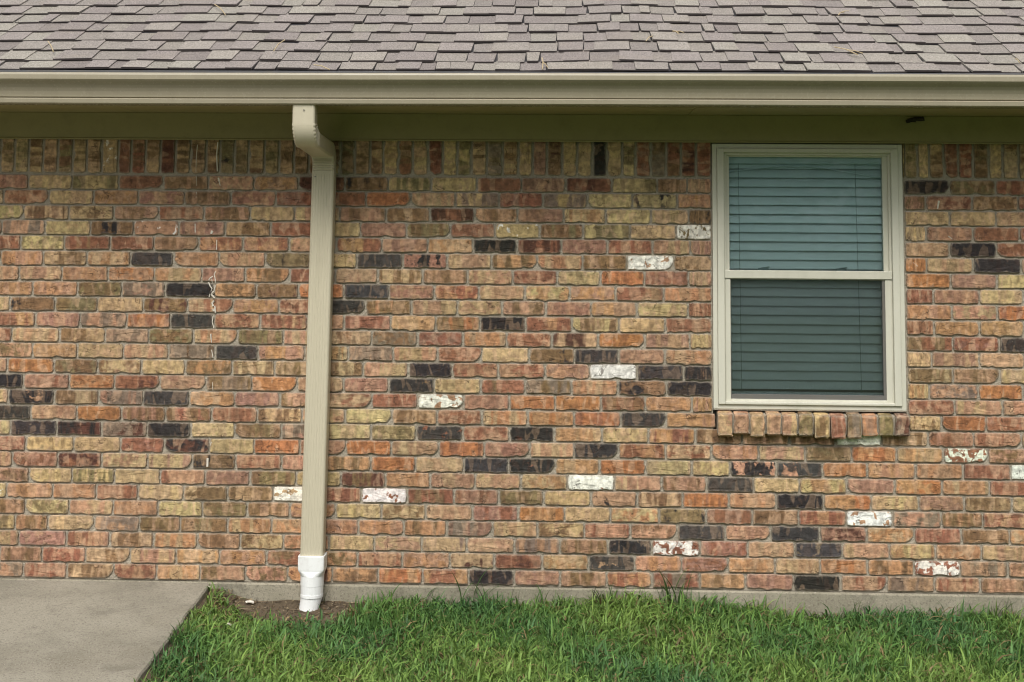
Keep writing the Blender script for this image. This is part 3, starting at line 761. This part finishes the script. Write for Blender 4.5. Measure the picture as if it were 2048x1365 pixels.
b = MB(); ring(b, .734, 1.404, .888, 1.408, .014, .006, .016, wl=.003, wt=.002, wb=.024, wr=.012); b.build('screen_frame', M_DARKFRAME, win, bevel=.001)
b = MB(); b.box(.737, 1.392, .010, .0104, .912, 1.406); b.build('insect_screen', M_SCREEN, win)
b = MB(); b.box(.733, 1.405, .030, .034, 1.443, 1.945); b.build('pane', M_GLASS, win)
b = MB(); b.box(.733, 1.405, .022, .026, .888, 1.412); b.build('pane', M_GLASS, win)
for xx in (.885, 1.225):
    b = MB(); b.extrude_x([(.040, 1.447), (.040, 1.452), (.052, 1.456), (.062, 1.452), (.062, 1.447)], xx-.022, xx+.022); b.tube([(xx-.01, .05, 1.455), (xx+.026, .046, 1.461)], .0028, 8)
    b.build('latch', M_CORD, win)
b = MB(); b.extrude_x([(-.004, .844), (-.004, .8488), (.03, .8488), (.03, .844)], .657, 1.486); b.build('caulk_bead', M_MORTAR, win)
# room behind
b = MB()
b.box(-.4, 2.6, 3.0, 3.05, 0, 2.45); b.box(-.45, -.4, .2, 3.0, 0, 2.45); b.box(2.6, 2.65, .2, 3.0, 0, 2.45); b.box(-.4, 2.6, .2, 3.0, -.05, 0); b.box(-.4, 2.6, .2, 3.0, 2.45, 2.5)
b.box(-.4, .62, .15, .2, 0, 2.45); b.box(1.52, 2.6, .15, .2, 0, 2.45); b.box(.62, 1.52, .15, .2, 0, .80); b.box(.62, 1.52, .15, .2, 2.02, 2.45)
b.build('room', M_ROOM, house)
b = MB()
for (x0, x1, z0, z1) in ((.60, .656, .75, 2.1), (1.488, 1.54, .75, 2.1)): b.box(x0, x1, .031, .149, z0, z1)
b.box(.656, 1.488, .05, .149, .80, .868); b.box(.656, 1.488, .06, .149, 1.985, 2.06)
b.build('jamb', M_ROOM, house)

# blind
blind = empty('window_blind', (1.07, .066, 1.955))
tag(blind, 'white horizontal slatted blind, closed, hanging behind the window glass', 'blind')
BX0, BX1 = -.350, .350
PZ = .0402
top = 1.917
b = MB(); b.box(BX0, BX1, -.025, .02, -.040, .012); b.build('head_rail', M_BLIND, blind, bevel=.003)
sl = MB()
prof = []
for i in range(9):
    t = -1+2*i/8                       # -1 foot (towards the glass) ... 1 top (towards the room)
    prof.append((t*.0105-.0030*(1-t*t)*.9, t*.0222+.0008*(1-t*t)))
pr = prof+[(a+.0026, c-.0006) for a, c in prof[::-1]]
sl.extrude_x(pr, BX0, BX1)
s0 = sl.build('slat', M_BLIND, blind, smooth=False)
nsl = 25
for i in range(nsl):
    o = s0 if i == 0 else s0.copy()
    if i: link(o, blind)
    o.location = (0, rng.uniform(-.0006, .0006), top-1.955-i*PZ)
    o.rotation_euler = (rng.gauss(0, .02), rng.gauss(0, .0007), 0)
zb = top-1.955-nsl*PZ+.006
b = MB(); b.box(BX0, BX1, -.012, .012, zb-.016, zb); b.build('bottom_rail', M_BLIND, blind, bevel=.002)
for xx, dx in ((-.292, .008), (.222, .014)):
    b = MB(); b.tube([(xx+dx*t, -.0145, zb+(-.03-zb)*(1-t)) for t in np.linspace(0, 1, 12)], .0011, 6); b.build('ladder_cord', M_CORD, blind)
b = MB(); b.tube([(BX0+.70*t, -.021, -.075+.030*math.sin(math.pi*min(1, t*1.05))**1.3-.022*t*t) for t in np.linspace(0, 1, 22)], .0019, 6); b.build('pale_arc', M_BLIND, blind)  # thin pale arc across the top of the blind

# white drips and streaks stuck to the bricks
b = MB()
def px(xp, yp, Y=0.0):
    """point of the wall plane seen at this pixel of the photograph, worked out once to metres"""
    d = fwd+r2*((xp-1021.57)/2850)-u2*((yp-206.98)/2850)
    t = (Y+6.30576)/d.y
    return (d.x*t, Y, 1.57327+d.z*t)
dr = random.Random(8)
def drip(pts, r, seg=3):
    P = [px(x, y, -.0012) for x, y in pts]; b.tube([(p_[0]+dr.uniform(-.0022, .0022), p_[1]+dr.uniform(-.0005, .0005), p_[2]) for p_ in P], r*dr.uniform(.7, 1.25), 6, r1=r*dr.uniform(.35, 1.2))
drip([(432, 543), (429, 549), (431, 557), (430, 566)], .0026); drip([(431, 571), (429, 581), (428, 586)], .0034)
drip([(426, 553), (420, 557), (418, 561)], .0032); drip([(417, 565), (421, 573), (424, 578), (421, 583)], .0046); drip([(426, 584), (424, 590), (429, 597)], .0056)
drip([(428, 602), (425, 607), (427, 613)], .0038); drip([(426, 618), (428, 623)], .005); drip([(424, 558), (425, 566)], .0018); drip([(421, 588), (419, 594)], .0022)
drip([(429, 612), (431, 626)], .003); drip([(427, 632), (425, 645), (427, 656)], .003); drip([(422, 668), (423, 686)], .003); drip([(424, 700), (427, 716)], .0018)
drip([(425, 765), (425, 782)], .0022); drip([(423, 885), (420, 892)], .002); drip([(415, 917), (414, 934)], .0045); drip([(394, 290), (393, 318), (392, 345)], .0016)
drip([(436, 285), (434, 310), (435, 343)], .003); drip([(392, 352), (393, 372)], .0016); drip([(437, 356), (440, 372)], .004); drip([(393, 384), (393, 396)], .0015)
drip([(390, 448), (391, 467)], .0025); drip([(426, 462), (422, 468)], .005); drip([(434, 480), (433, 500)], .002)
drip([(1877, 402), (1875, 418)], .0045); drip([(1896, 473), (1905, 479)], .002); drip([(1826, 525), (1835, 533)], .0015); drip([(1837, 554), (1845, 561)], .0015)
b.build('paint_drip', M_WHITE, house)

# ------------------------------------------------------------------ drain adapter at the foot of the downspout
drain = empty('drain_adapter', (-1.068, -.055, -.004))
tag(drain, 'white plastic adapter and elbow at the foot of the beige downspout', 'drain pipe')
def superring(cx, cy, cz, wx, wy, e, n=28, tilt=0.0):
    L = []
    for k in range(n):
        t = 2*math.pi*k/n; c, s = math.cos(t), math.sin(t)
        x = wx*math.copysign(abs(c)**e, c); y = wy*math.copysign(abs(s)**e, s)
        L.append((cx+x, cy+y*math.cos(tilt), cz-y*math.sin(tilt)*-1))
    return L
def loft(rings, cap=True):
    n = len(rings[0]); V = [q for r_ in rings for q in r_]
    F = [(i*n+k, i*n+(k+1) % n, (i+1)*n+(k+1) % n, (i+1)*n+k) for i in range(len(rings)-1) for k in range(n)]
    if cap: F += [tuple(range(n)), tuple(range((len(rings)-1)*n, len(rings)*n))]
    return V, F
b = MB()
rs = [superring(0, 0, .222, .0505, .038, .18), superring(0, 0, .222, .0565, .044, .16), superring(0, 0, .219, .0575, .045, .16), superring(0, 0, .165, .0570, .0445, .18),
      superring(0, 0, .158, .0555, .044, .25), superring(0, 0, .146, .0515, .047, .6), superring(0, 0, .135, .0505, .050, .95), superring(0, 0, .095, .0500, .0495, 1.0), superring(0, 0, .094, .049, .0485, 1.0)]
V, F = loft(rs); b.add(V, F); b.build('rectangular_socket', M_PVC, drain, smooth=False)
b = MB()
rs = [superring(0, 0, .0975, .0490, .049, 1), superring(.0, 0, .060, .0480, .0480, 1), superring(0, 0, .058, .0488, .0488, 1), superring(-.001, 0, .046, .0488, .0488, 1)]
V, F = loft(rs); b.add(V, F); b.build('collar', M_PVC, drain, smooth=False)
b = MB()
rs = []
for i in range(9):
    a = R(52)*i/8
    rs.append(superring(-.014*i/8-.001, -.07*(1-math.cos(a))-.0, .046-.085*math.sin(a), .0465-.009*(i/8)**1.5, .0455-.006*(i/8), 1, tilt=a))
V, F = loft(rs); b.add(V, F); b.build('elbow', M_PVC, drain, smooth=False)

# ------------------------------------------------------------------ mud nest under the eave
b = MB()
er = random.Random(4)
b.tube([(-.034, .0, -.006), (-.015, -.004, 0), (.0, -.003, .001), (.02, -.002, .002), (.036, 0, .004)], .0085, 8)
b.tube([(-.040, .002, -.010), (-.02, -.006, -.008), (0, -.007, -.006)], .006, 7)
b.v = [(x+er.uniform(-.002, .002), y+er.uniform(-.002, .002), z+er.uniform(-.002, .002)) for x, y, z in b.v]
nest = b.build('mud_nest', M_MUD); nest.location = (px(1831, 234, -.036)[0], -.036, 2.1085)
tag(nest, 'small black mud nest stuck under the eave above the window', 'insect nest')

# ------------------------------------------------------------------ straw and twigs on the roof
def roof_hit(xp, yp):
    d = fwd+r2*((xp-1021.57)/2850)-u2*((yp-206.98)/2850)
    o_ = Vector((0, -6.30576, 1.57327)); nn = Vector((0, -sp_, cp_)); t = (E0-o_).dot(nn)/d.dot(nn)
    return o_+d*t, nn
TW = [((430, 18), (452, 38), 'long pale straw high on the shingles, left of the downspout'), ((97, 92), (108, 112), 'forked straw low on the shingles at the far left'),
      ((548, 112), (570, 88), 'pale straw lying on the shingles just left of the downspout'), ((1292, 92), (1305, 80), 'short pale straw in the middle of the roof'),
      ((1084, 126), (1085, 147), 'upright pale straw caught on the gutter edge'), ((1345, 72), (1358, 76), 'small tuft of dry straw right of the roof centre'),
      ((1676, 40), (1688, 32), 'short dry straw high on the roof above the window'), ((2030, 128), (2038, 134), 'yellowish straw by the gutter at the far right'),
      ((1668, 104), (1715, 118), 'thin brown pine needle lying above the gutter over the window'), ((628, 140), (660, 148), 'thin curved straw on the gutter edge above the downspout')]
for (a, c, lab) in TW:
    A, nn = roof_hit(*a); Bp, _ = roof_hit(*c); A += nn*.022; Bp += nn*.018; mid = (A+Bp)/2+nn*.006+Vector((er.uniform(-.006, .006), 0, 0))
    b = MB(); b.tube([p_-A for p_ in (A, (A+mid)/2, mid, (mid+Bp)/2, Bp)], .0024, 5)
    if er.random() < .6: b.tube([mid-A, (mid+Bp)/2-A+Vector((.012, 0, .006)), Bp-A+Vector((.022, 0, .006))], .0018, 5)
    o = b.build('dry_straw', M_STRAW); o.location = A
    tag(o, lab, 'straw', 'straws and needles fallen on the roof')

# ------------------------------------------------------------------ grass
def blades(n, X, Y, Zb, length, width, lean, azim, hue, seg=4):
    """one array of bent tapering blades"""
    t = np.linspace(0, 1, seg+1)[None, :]
    L, W = length[:, None], width[:, None]
    ca, sa = np.cos(azim)[:, None], np.sin(azim)[:, None]
    bendang = lean[:, None]*t**1.3
    hx = np.cumsum(np.sin(bendang)*L/seg, axis=1)-np.sin(bendang[:, :1])*L/seg
    hz = np.cumsum(np.cos(bendang)*L/seg, axis=1)-np.cos(bendang[:, :1])*L/seg
    px_, py_ = X[:, None]+hx*ca, Y[:, None]+hx*sa
    pz_ = Zb[:, None]+np.maximum(hz, .002+.0*t)
    wd = W*np.maximum(.02, (1-t**2.2))*np.minimum(1, .55+1.6*t)*.5
    twist = nr.uniform(-.6, .6, n)[:, None]
    wx, wy = -np.sin(azim[:, None]+twist)*wd, np.cos(azim[:, None]+twist)*wd
    A = np.stack([px_-wx, py_-wy, pz_], -1); B = np.stack([px_+wx, py_+wy, pz_+wd*.5], -1)
    V = np.stack([A, B], 2).reshape(n*(seg+1)*2, 3)
    base = (np.arange(n)*(seg+1)*2)[:, None, None]+(np.arange(seg)*2)[None, :, None]
    Fq = (base+np.array([0, 1, 3, 2])[None, None, :]).reshape(-1, 4)
    H = np.repeat(hue, (seg+1)*2, axis=0)
    tt = np.tile(np.repeat(np.linspace(0, 1, seg+1), 2), n)[:, None]
    return V, Fq, H
def np_mesh(name, V, Fq, H, mat):
    me = bpy.data.meshes.new(name); me.vertices.add(len(V)); me.vertices.foreach_set('co', V.astype(np.float32).ravel())
    me.loops.add(Fq.size); me.loops.foreach_set('vertex_index', Fq.astype(np.int32).ravel())
    me.polygons.add(len(Fq)); me.polygons.foreach_set('loop_start', (np.arange(len(Fq))*4).astype(np.int32)); me.polygons.foreach_set('loop_total', np.full(len(Fq), 4, dtype=np.int32))
    me.update(calc_edges=True); me.materials.append(mat)
    a = me.attributes.new('hue', 'FLOAT_VECTOR', 'POINT'); a.data.foreach_set('vector', H.astype(np.float32).ravel())
    me.polygons.foreach_set('use_smooth', np.ones(len(Fq), dtype=bool))
    return bpy.data.objects.new(name, me)
def patch(x, y, s, ph):
    return .5+.25*(np.sin(x*s+ph)*np.cos(y*s*1.3+ph*2)+np.sin(x*s*2.3+y*s*1.9+ph*3)*.7+np.sin(-x*s*3.9+y*s*3.1+ph)*.3)
def lawn(N, x0, x1, y0, y1):
    X = nr.uniform(x0, x1, N); Y = nr.uniform(y0, y1, N)
    # clumping
    keep = nr.random(N) < (.55+.75*patch(X, Y, 9, 1.0))
    bare = np.exp(-(((X+1.28)/.25)**2)-(((Y+.04)/.13)**2))*1.12+np.exp(-(((X+.93)/.09)**2)-(((Y+.05)/.10)**2))*.9+np.exp(-(((X+1.05)/.12)**2)-(((Y+.1)/.12)**2))*.8
    bare += .75*np.exp(-(((X-1.15)/.30)**2)-(((Y+.0)/.045)**2))
    keep &= nr.random(N) > bare
    keep &= (X > SLAB_X+.010+.012*np.sin(Y*23)+nr.uniform(0, .03, N)) & (Y < -.022)
    X, Y = X[keep], Y[keep]; n = len(X)
    Z = ground_z(X, Y)-.004
    dist = np.minimum(1, np.abs(Y)/.5)
    L = nr.gamma(7, .0086, n)*(.70+.60*patch(X, Y, 5, 2.0)); L = np.clip(L*(1+.3*np.exp(-(Y/.12)**2)), .018, .13)
    L *= 1-.5*np.clip(np.exp(-(((X+1.25)/.35)**2)-(((Y+.12)/.25)**2)), 0, 1)
    W = .003+.0075*nr.random(n)**1.4
    lean = np.clip(nr.normal(1.85, .7, n), .2, 3.0)
    az = nr.uniform(0, 2*np.pi, n)
    q = nr.random(n)[:, None]; pt = patch(X, Y, 3.1, .4)[:, None]
    base = np.array([.070, .160, .044])*(1-q)+np.array([.145, .275, .064])*q
    yel = np.array([.26, .37, .085]); blu = np.array([.070, .175, .075])
    k2 = np.clip((pt-.45)*1.3+nr.normal(0, .22, n)[:, None]+np.clip(np.abs(Y)[:, None]-.45, 0, .5)*.7, 0, .7)  # yellower out from the wall, partly painting in the light beyond the eave
    hue = base*(1-k2)+yel*k2
    k3 = np.clip((.42-pt)*1.6+nr.normal(0, .15, n)[:, None], 0, .7); hue = hue*(1-k3)+blu*k3
    dead = nr.random(n) < (.075+.16*np.clip(patch(X, Y, 6.3, 4.0)-.7, 0, 1)+.25*np.clip(bare[keep], 0, 1))
    hue[dead] = np.array([.26, .19, .095])*nr.uniform(.6, 1.2, (dead.sum(), 1)); lean[dead] = nr.uniform(1.5, 2.3, dead.sum())
    hue *= nr.uniform(.6, 1.3, (n, 1))
    return blades(n, X, Y, Z, L, W, lean, az, hue)
parts_ = [lawn(98000, SLAB_X-.02, 2.25, -1.45, -.02), lawn(26000, SLAB_X-.02, 3.6, -2.5, -1.45), lawn(14000, 2.25, 3.6, -1.45, -.02)]
Vs, Fs, Hs, off = [], [], [], 0
for V, Fq, H in parts_: Vs.append(V); Fs.append(Fq+off); Hs.append(H); off += len(V)
grass = np_mesh('grass', np.concatenate(Vs), np.concatenate(Fs), np.concatenate(Hs), M_BLADE); link(grass)
tag(grass, 'green unmown grass growing along the foot of the wall', 'grass', kind='stuff')

# tall weeds against the wall
def weed(xp, yp, spec, lab, hue=(.06, .125, .03)):
    x, _, _ = px(xp, yp, -.03); y = -.035
    n = len(spec); sp = np.array(spec, dtype=float)
    z0 = float(ground_z(np.array([x]), np.array([y]))[0])
    V, Fq, H = blades(n, sp[:, 0], nr.uniform(-.02, .01, n), np.zeros(n), sp[:, 1], sp[:, 2], sp[:, 3], sp[:, 4], np.array([hue]*n)*nr.uniform(.75, 1.2, (n, 1)), seg=8)
    o = np_mesh('weed', V, Fq, H, M_BLADE); link(o); o.location = (x, y, z0)
    tag(o, lab, 'weed', 'taller weeds against the wall')
PI = math.pi
def fan(n, s, l0, l1, w=.007):
    r_ = random.Random(s); return [(r_.uniform(-.06, .06), r_.uniform(l0, l1)*1.2, w*r_.uniform(.7, 1.2), r_.uniform(.4, 1.4), r_.choice((0, PI))+r_.uniform(-.6, .6)) for _ in range(n)]
weed(945, 1200, fan(9, 1, .10, .17)+[(0.0, .22, .008, .9, .1), (.03, .2, .007, 1.0, PI-.2)], 'clump of long grass in front of the burnt brick near the wall middle')
weed(1030, 1200, [(-.02, .17, .006, .75, .1), (.01, .13, .006, .5, .2), (.02, .10, .007, .9, PI)], 'single long bent stalk right of the burnt brick')
weed(1345, 1205, fan(12, 2, .10, .16, .008)+[(-.01, .20, .010, .75, PI), (.0, .20, .010, .8, .0)], 'dark broad-bladed weed spreading in a V below the window left side')
weed(1505, 1215, fan(6, 5, .05, .09), 'small tuft of dark grass under the window sill')
weed(1700, 1220, fan(8, 6, .04, .09, .004), 'low sparse weeds on the bare foundation under the window', (.09, .13, .04))
weed(1898, 1205, fan(6, 7, .06, .12), 'upright grass tuft right of the window')
weed(2005, 1200, fan(9, 9, .07, .13), 'bushy grass tuft at the far right end of the wall')
weed(765, 1195, fan(7, 10, .06, .12), 'tuft of grass right of the white drain adapter')
weed(640, 1195, [(0, .14, .006, .35, PI), (.01, .11, .006, .5, PI), (-.01, .09, .007, .6, .3), (.02, .08, .008, .8, 0)], 'thin green weed leaning over the white drain adapter', (.08, .14, .035))

# small litter in the bare soil by the slab
for (xp, yp, s, lab) in ((515, 1188, .010, 'pale wood chip on the bare soil left of the downspout'), (415, 1203, .007, 'white pebble beside the corner of the concrete slab'), (457, 1240, .008, 'tiny pale chip half hidden in the grass near the slab')):
    d = fwd+r2*((xp-1021.57)/2850)-u2*((yp-206.98)/2850)
    t = (.01-1.57327)/d.z; P0 = Vector((0, -6.30576, 1.57327))+d*t
    if P0.y > -.03: P0.y = -.05
    b = MB(); b.tube([(-s*1.6, 0, 0), (-s, .002, .003), (0, 0, .005), (s, -.002, .003), (s*1.6, 0, 0)], s*.7, 7)
    b.v = [(x+er.uniform(-.002, .002), y, z*.8+er.uniform(-.001, .001)) for x, y, z in b.v]
    o = b.build('wood_chip' if s > .009 else 'pebble', M_WHITE); o.location = (P0.x, P0.y, float(ground_z(np.array([P0.x]), np.array([P0.y]))[0])+.012)
    tag(o, lab, 'chip' if s > .009 else 'pebble')

# ------------------------------------------------------------------ trees and fence added unseen behind the camera, only for the panes to reflect
def leaf_ball(name, cx, cy, cz, rx, rz, n, mat, parent, seed, s=.16):
    q = np.random.default_rng(seed); d = q.normal(size=(n, 3)); d /= np.linalg.norm(d, axis=1)[:, None]
    lump = 1+.22*np.sin(d[:, 0]*5+seed)*np.cos(d[:, 2]*6)+.12*np.sin(d[:, 1]*11)
    r = (q.random(n)**.45)*lump; C = d*r[:, None]*np.array([rx, rx, rz])+np.array([cx, cy, cz])
    a = q.normal(size=(n, 3)); a /= np.linalg.norm(a, axis=1)[:, None]; c = np.cross(a, q.normal(size=(n, 3))); c /= np.linalg.norm(c, axis=1)[:, None]
    k = q.uniform(.6, 1.3, (n, 1))*s
    V = np.stack([C-a*k, C-c*k*.5, C+a*k, C+c*k*.5], 1).reshape(-1, 3)
    F = np.arange(n*4).reshape(n, 4); H = np.repeat(np.array([[.045, .085, .028]])*q.uniform(.6, 1.4, (n, 1)), 4, axis=0)
    o = np_mesh(name, V, F, H, mat); return link(o, parent)
for i, (x, y, hh, rr, lab) in enumerate(((-11, -34, 8.5, 4.6, 'broad dark tree added for the panes to reflect, leftmost of the unseen row'), (-3.5, -37, 9.5, 4.8, 'tallest dark tree of the unseen row, added for the panes to reflect'),
        (4.2, -35, 8.0, 4.4, 'round dark tree added opposite the window for it to reflect'), (11.5, -36, 9.0, 4.9, 'wide dark tree added for the panes to reflect, right of the round one'), (19.5, -33, 7.5, 4.5, 'lowest tree added for the panes to reflect, right end of the unseen row'))):
    t = empty('reflection_tree', (x, y, -.17)); tag(t, lab, 'reflection_tree', 'added trees for the panes to reflect')
    b = MB(); b.tube([(0, 0, 0), (.1, 0, 1.2), (.05, .1, 2.6), (.2, 0, 4.5)], .26, 9, r1=.12); b.tube([(.05, .1, 2.4), (1.2, .3, 4.2)], .12, 6, r1=.05); b.tube([(.05, .1, 2.6), (-1.1, -.3, 4.4)], .11, 6, r1=.05)
    b.build('trunk', M_ROOM, t)
    leaf_ball('crown', 0, 0, hh*.55, rr, hh*.5, 5200, M_BLADE, t, 40+i, .24)
fence = empty('reflection_fence', (0, -29, -.17)); tag(fence, 'pale board fence added unseen for the panes to reflect', 'fence')
fb = MB(); fb.box(-.07, .07, -.012, .012, 0, 1.8); f0 = fb.build('board', M_TRIM, fence)
f0.data.materials[0] = M_FENCE
for i in range(240):
    o = f0 if i == 0 else f0.copy()
    if i: link(o, fence)
    o.location = (-18+i*.15, 0, er.uniform(-.01, .01))

# loose crumbs of soil, dead leaf and straw on the bare ground
def litter():
    q = np.random.default_rng(77); V, F, H = [], [], []
    spots = []
    for cx, cy, sx_, sy_, n in ((-1.25, -.09, .16, .05, 520), (-.93, -.06, .07, .03, 120), (1.12, -.035, .22, .015, 90)):
        spots += [(cx+q.normal()*sx_, min(-.02, cy+q.normal()*sy_)) for _ in range(n)]
    for (x, y) in spots:
        if x < SLAB_X+.01: continue
        z = float(ground_z(np.array([x]), np.array([y]))[0]); s = q.uniform(.002, .007)*(2.2 if q.random() < .06 else 1)
        long_ = q.uniform(2, 6) if q.random() < .35 else 1.0
        a = q.uniform(0, np.pi); ca, sa = np.cos(a), np.sin(a)
        pts = np.array([(-1, 0, 0), (0, -.8, 0), (1, 0, 0), (0, .8, 0), (0, 0, .8)])*q.uniform(.7, 1.3, (5, 3))
        pts[:, 0] *= long_; pts[:, 1] *= (.4 if long_ > 1 else 1)
        P = np.stack([pts[:, 0]*ca-pts[:, 1]*sa, pts[:, 0]*sa+pts[:, 1]*ca, pts[:, 2]*(.5 if long_ > 1 else 1)], -1)*s+np.array([x, y, z+.001])
        n0 = len(V); V += P.tolist(); F += [(n0+k, n0+(k+1) % 4, n0+4) for k in range(4)]
        c = np.array([(.16, .11, .06), (.07, .05, .03), (.30, .24, .15), (.10, .075, .05)][q.integers(0, 4)])
        H += [c]*5
    me = bpy.data.meshes.new('ground_litter'); me.from_pydata(V, [], F); me.materials.append(M_BLADE)
    a = me.attributes.new('hue', 'FLOAT_VECTOR', 'POINT'); a.data.foreach_set('vector', np.array(H, dtype=np.float32).ravel())
    tag(link(bpy.data.objects.new('ground_litter', me)), 'brown crumbs and dead bits on the bare soil at the wall foot', 'litter', kind='stuff')
litter()

weed(1090, 1200, fan(7, 21, .05, .10), 'low tuft of grass against the concrete foundation, right of the bent stalk')
weed(1210, 1205, fan(9, 22, .05, .11), 'tuft of grass hiding the foundation left of the V-shaped weed')
weed(860, 1200, fan(8, 23, .05, .10), 'small tuft between the drain adapter and the clump in front of the burnt brick')
weed(1800, 1215, fan(6, 24, .04, .08), 'sparse short tuft on the bare foundation right under the sill end')
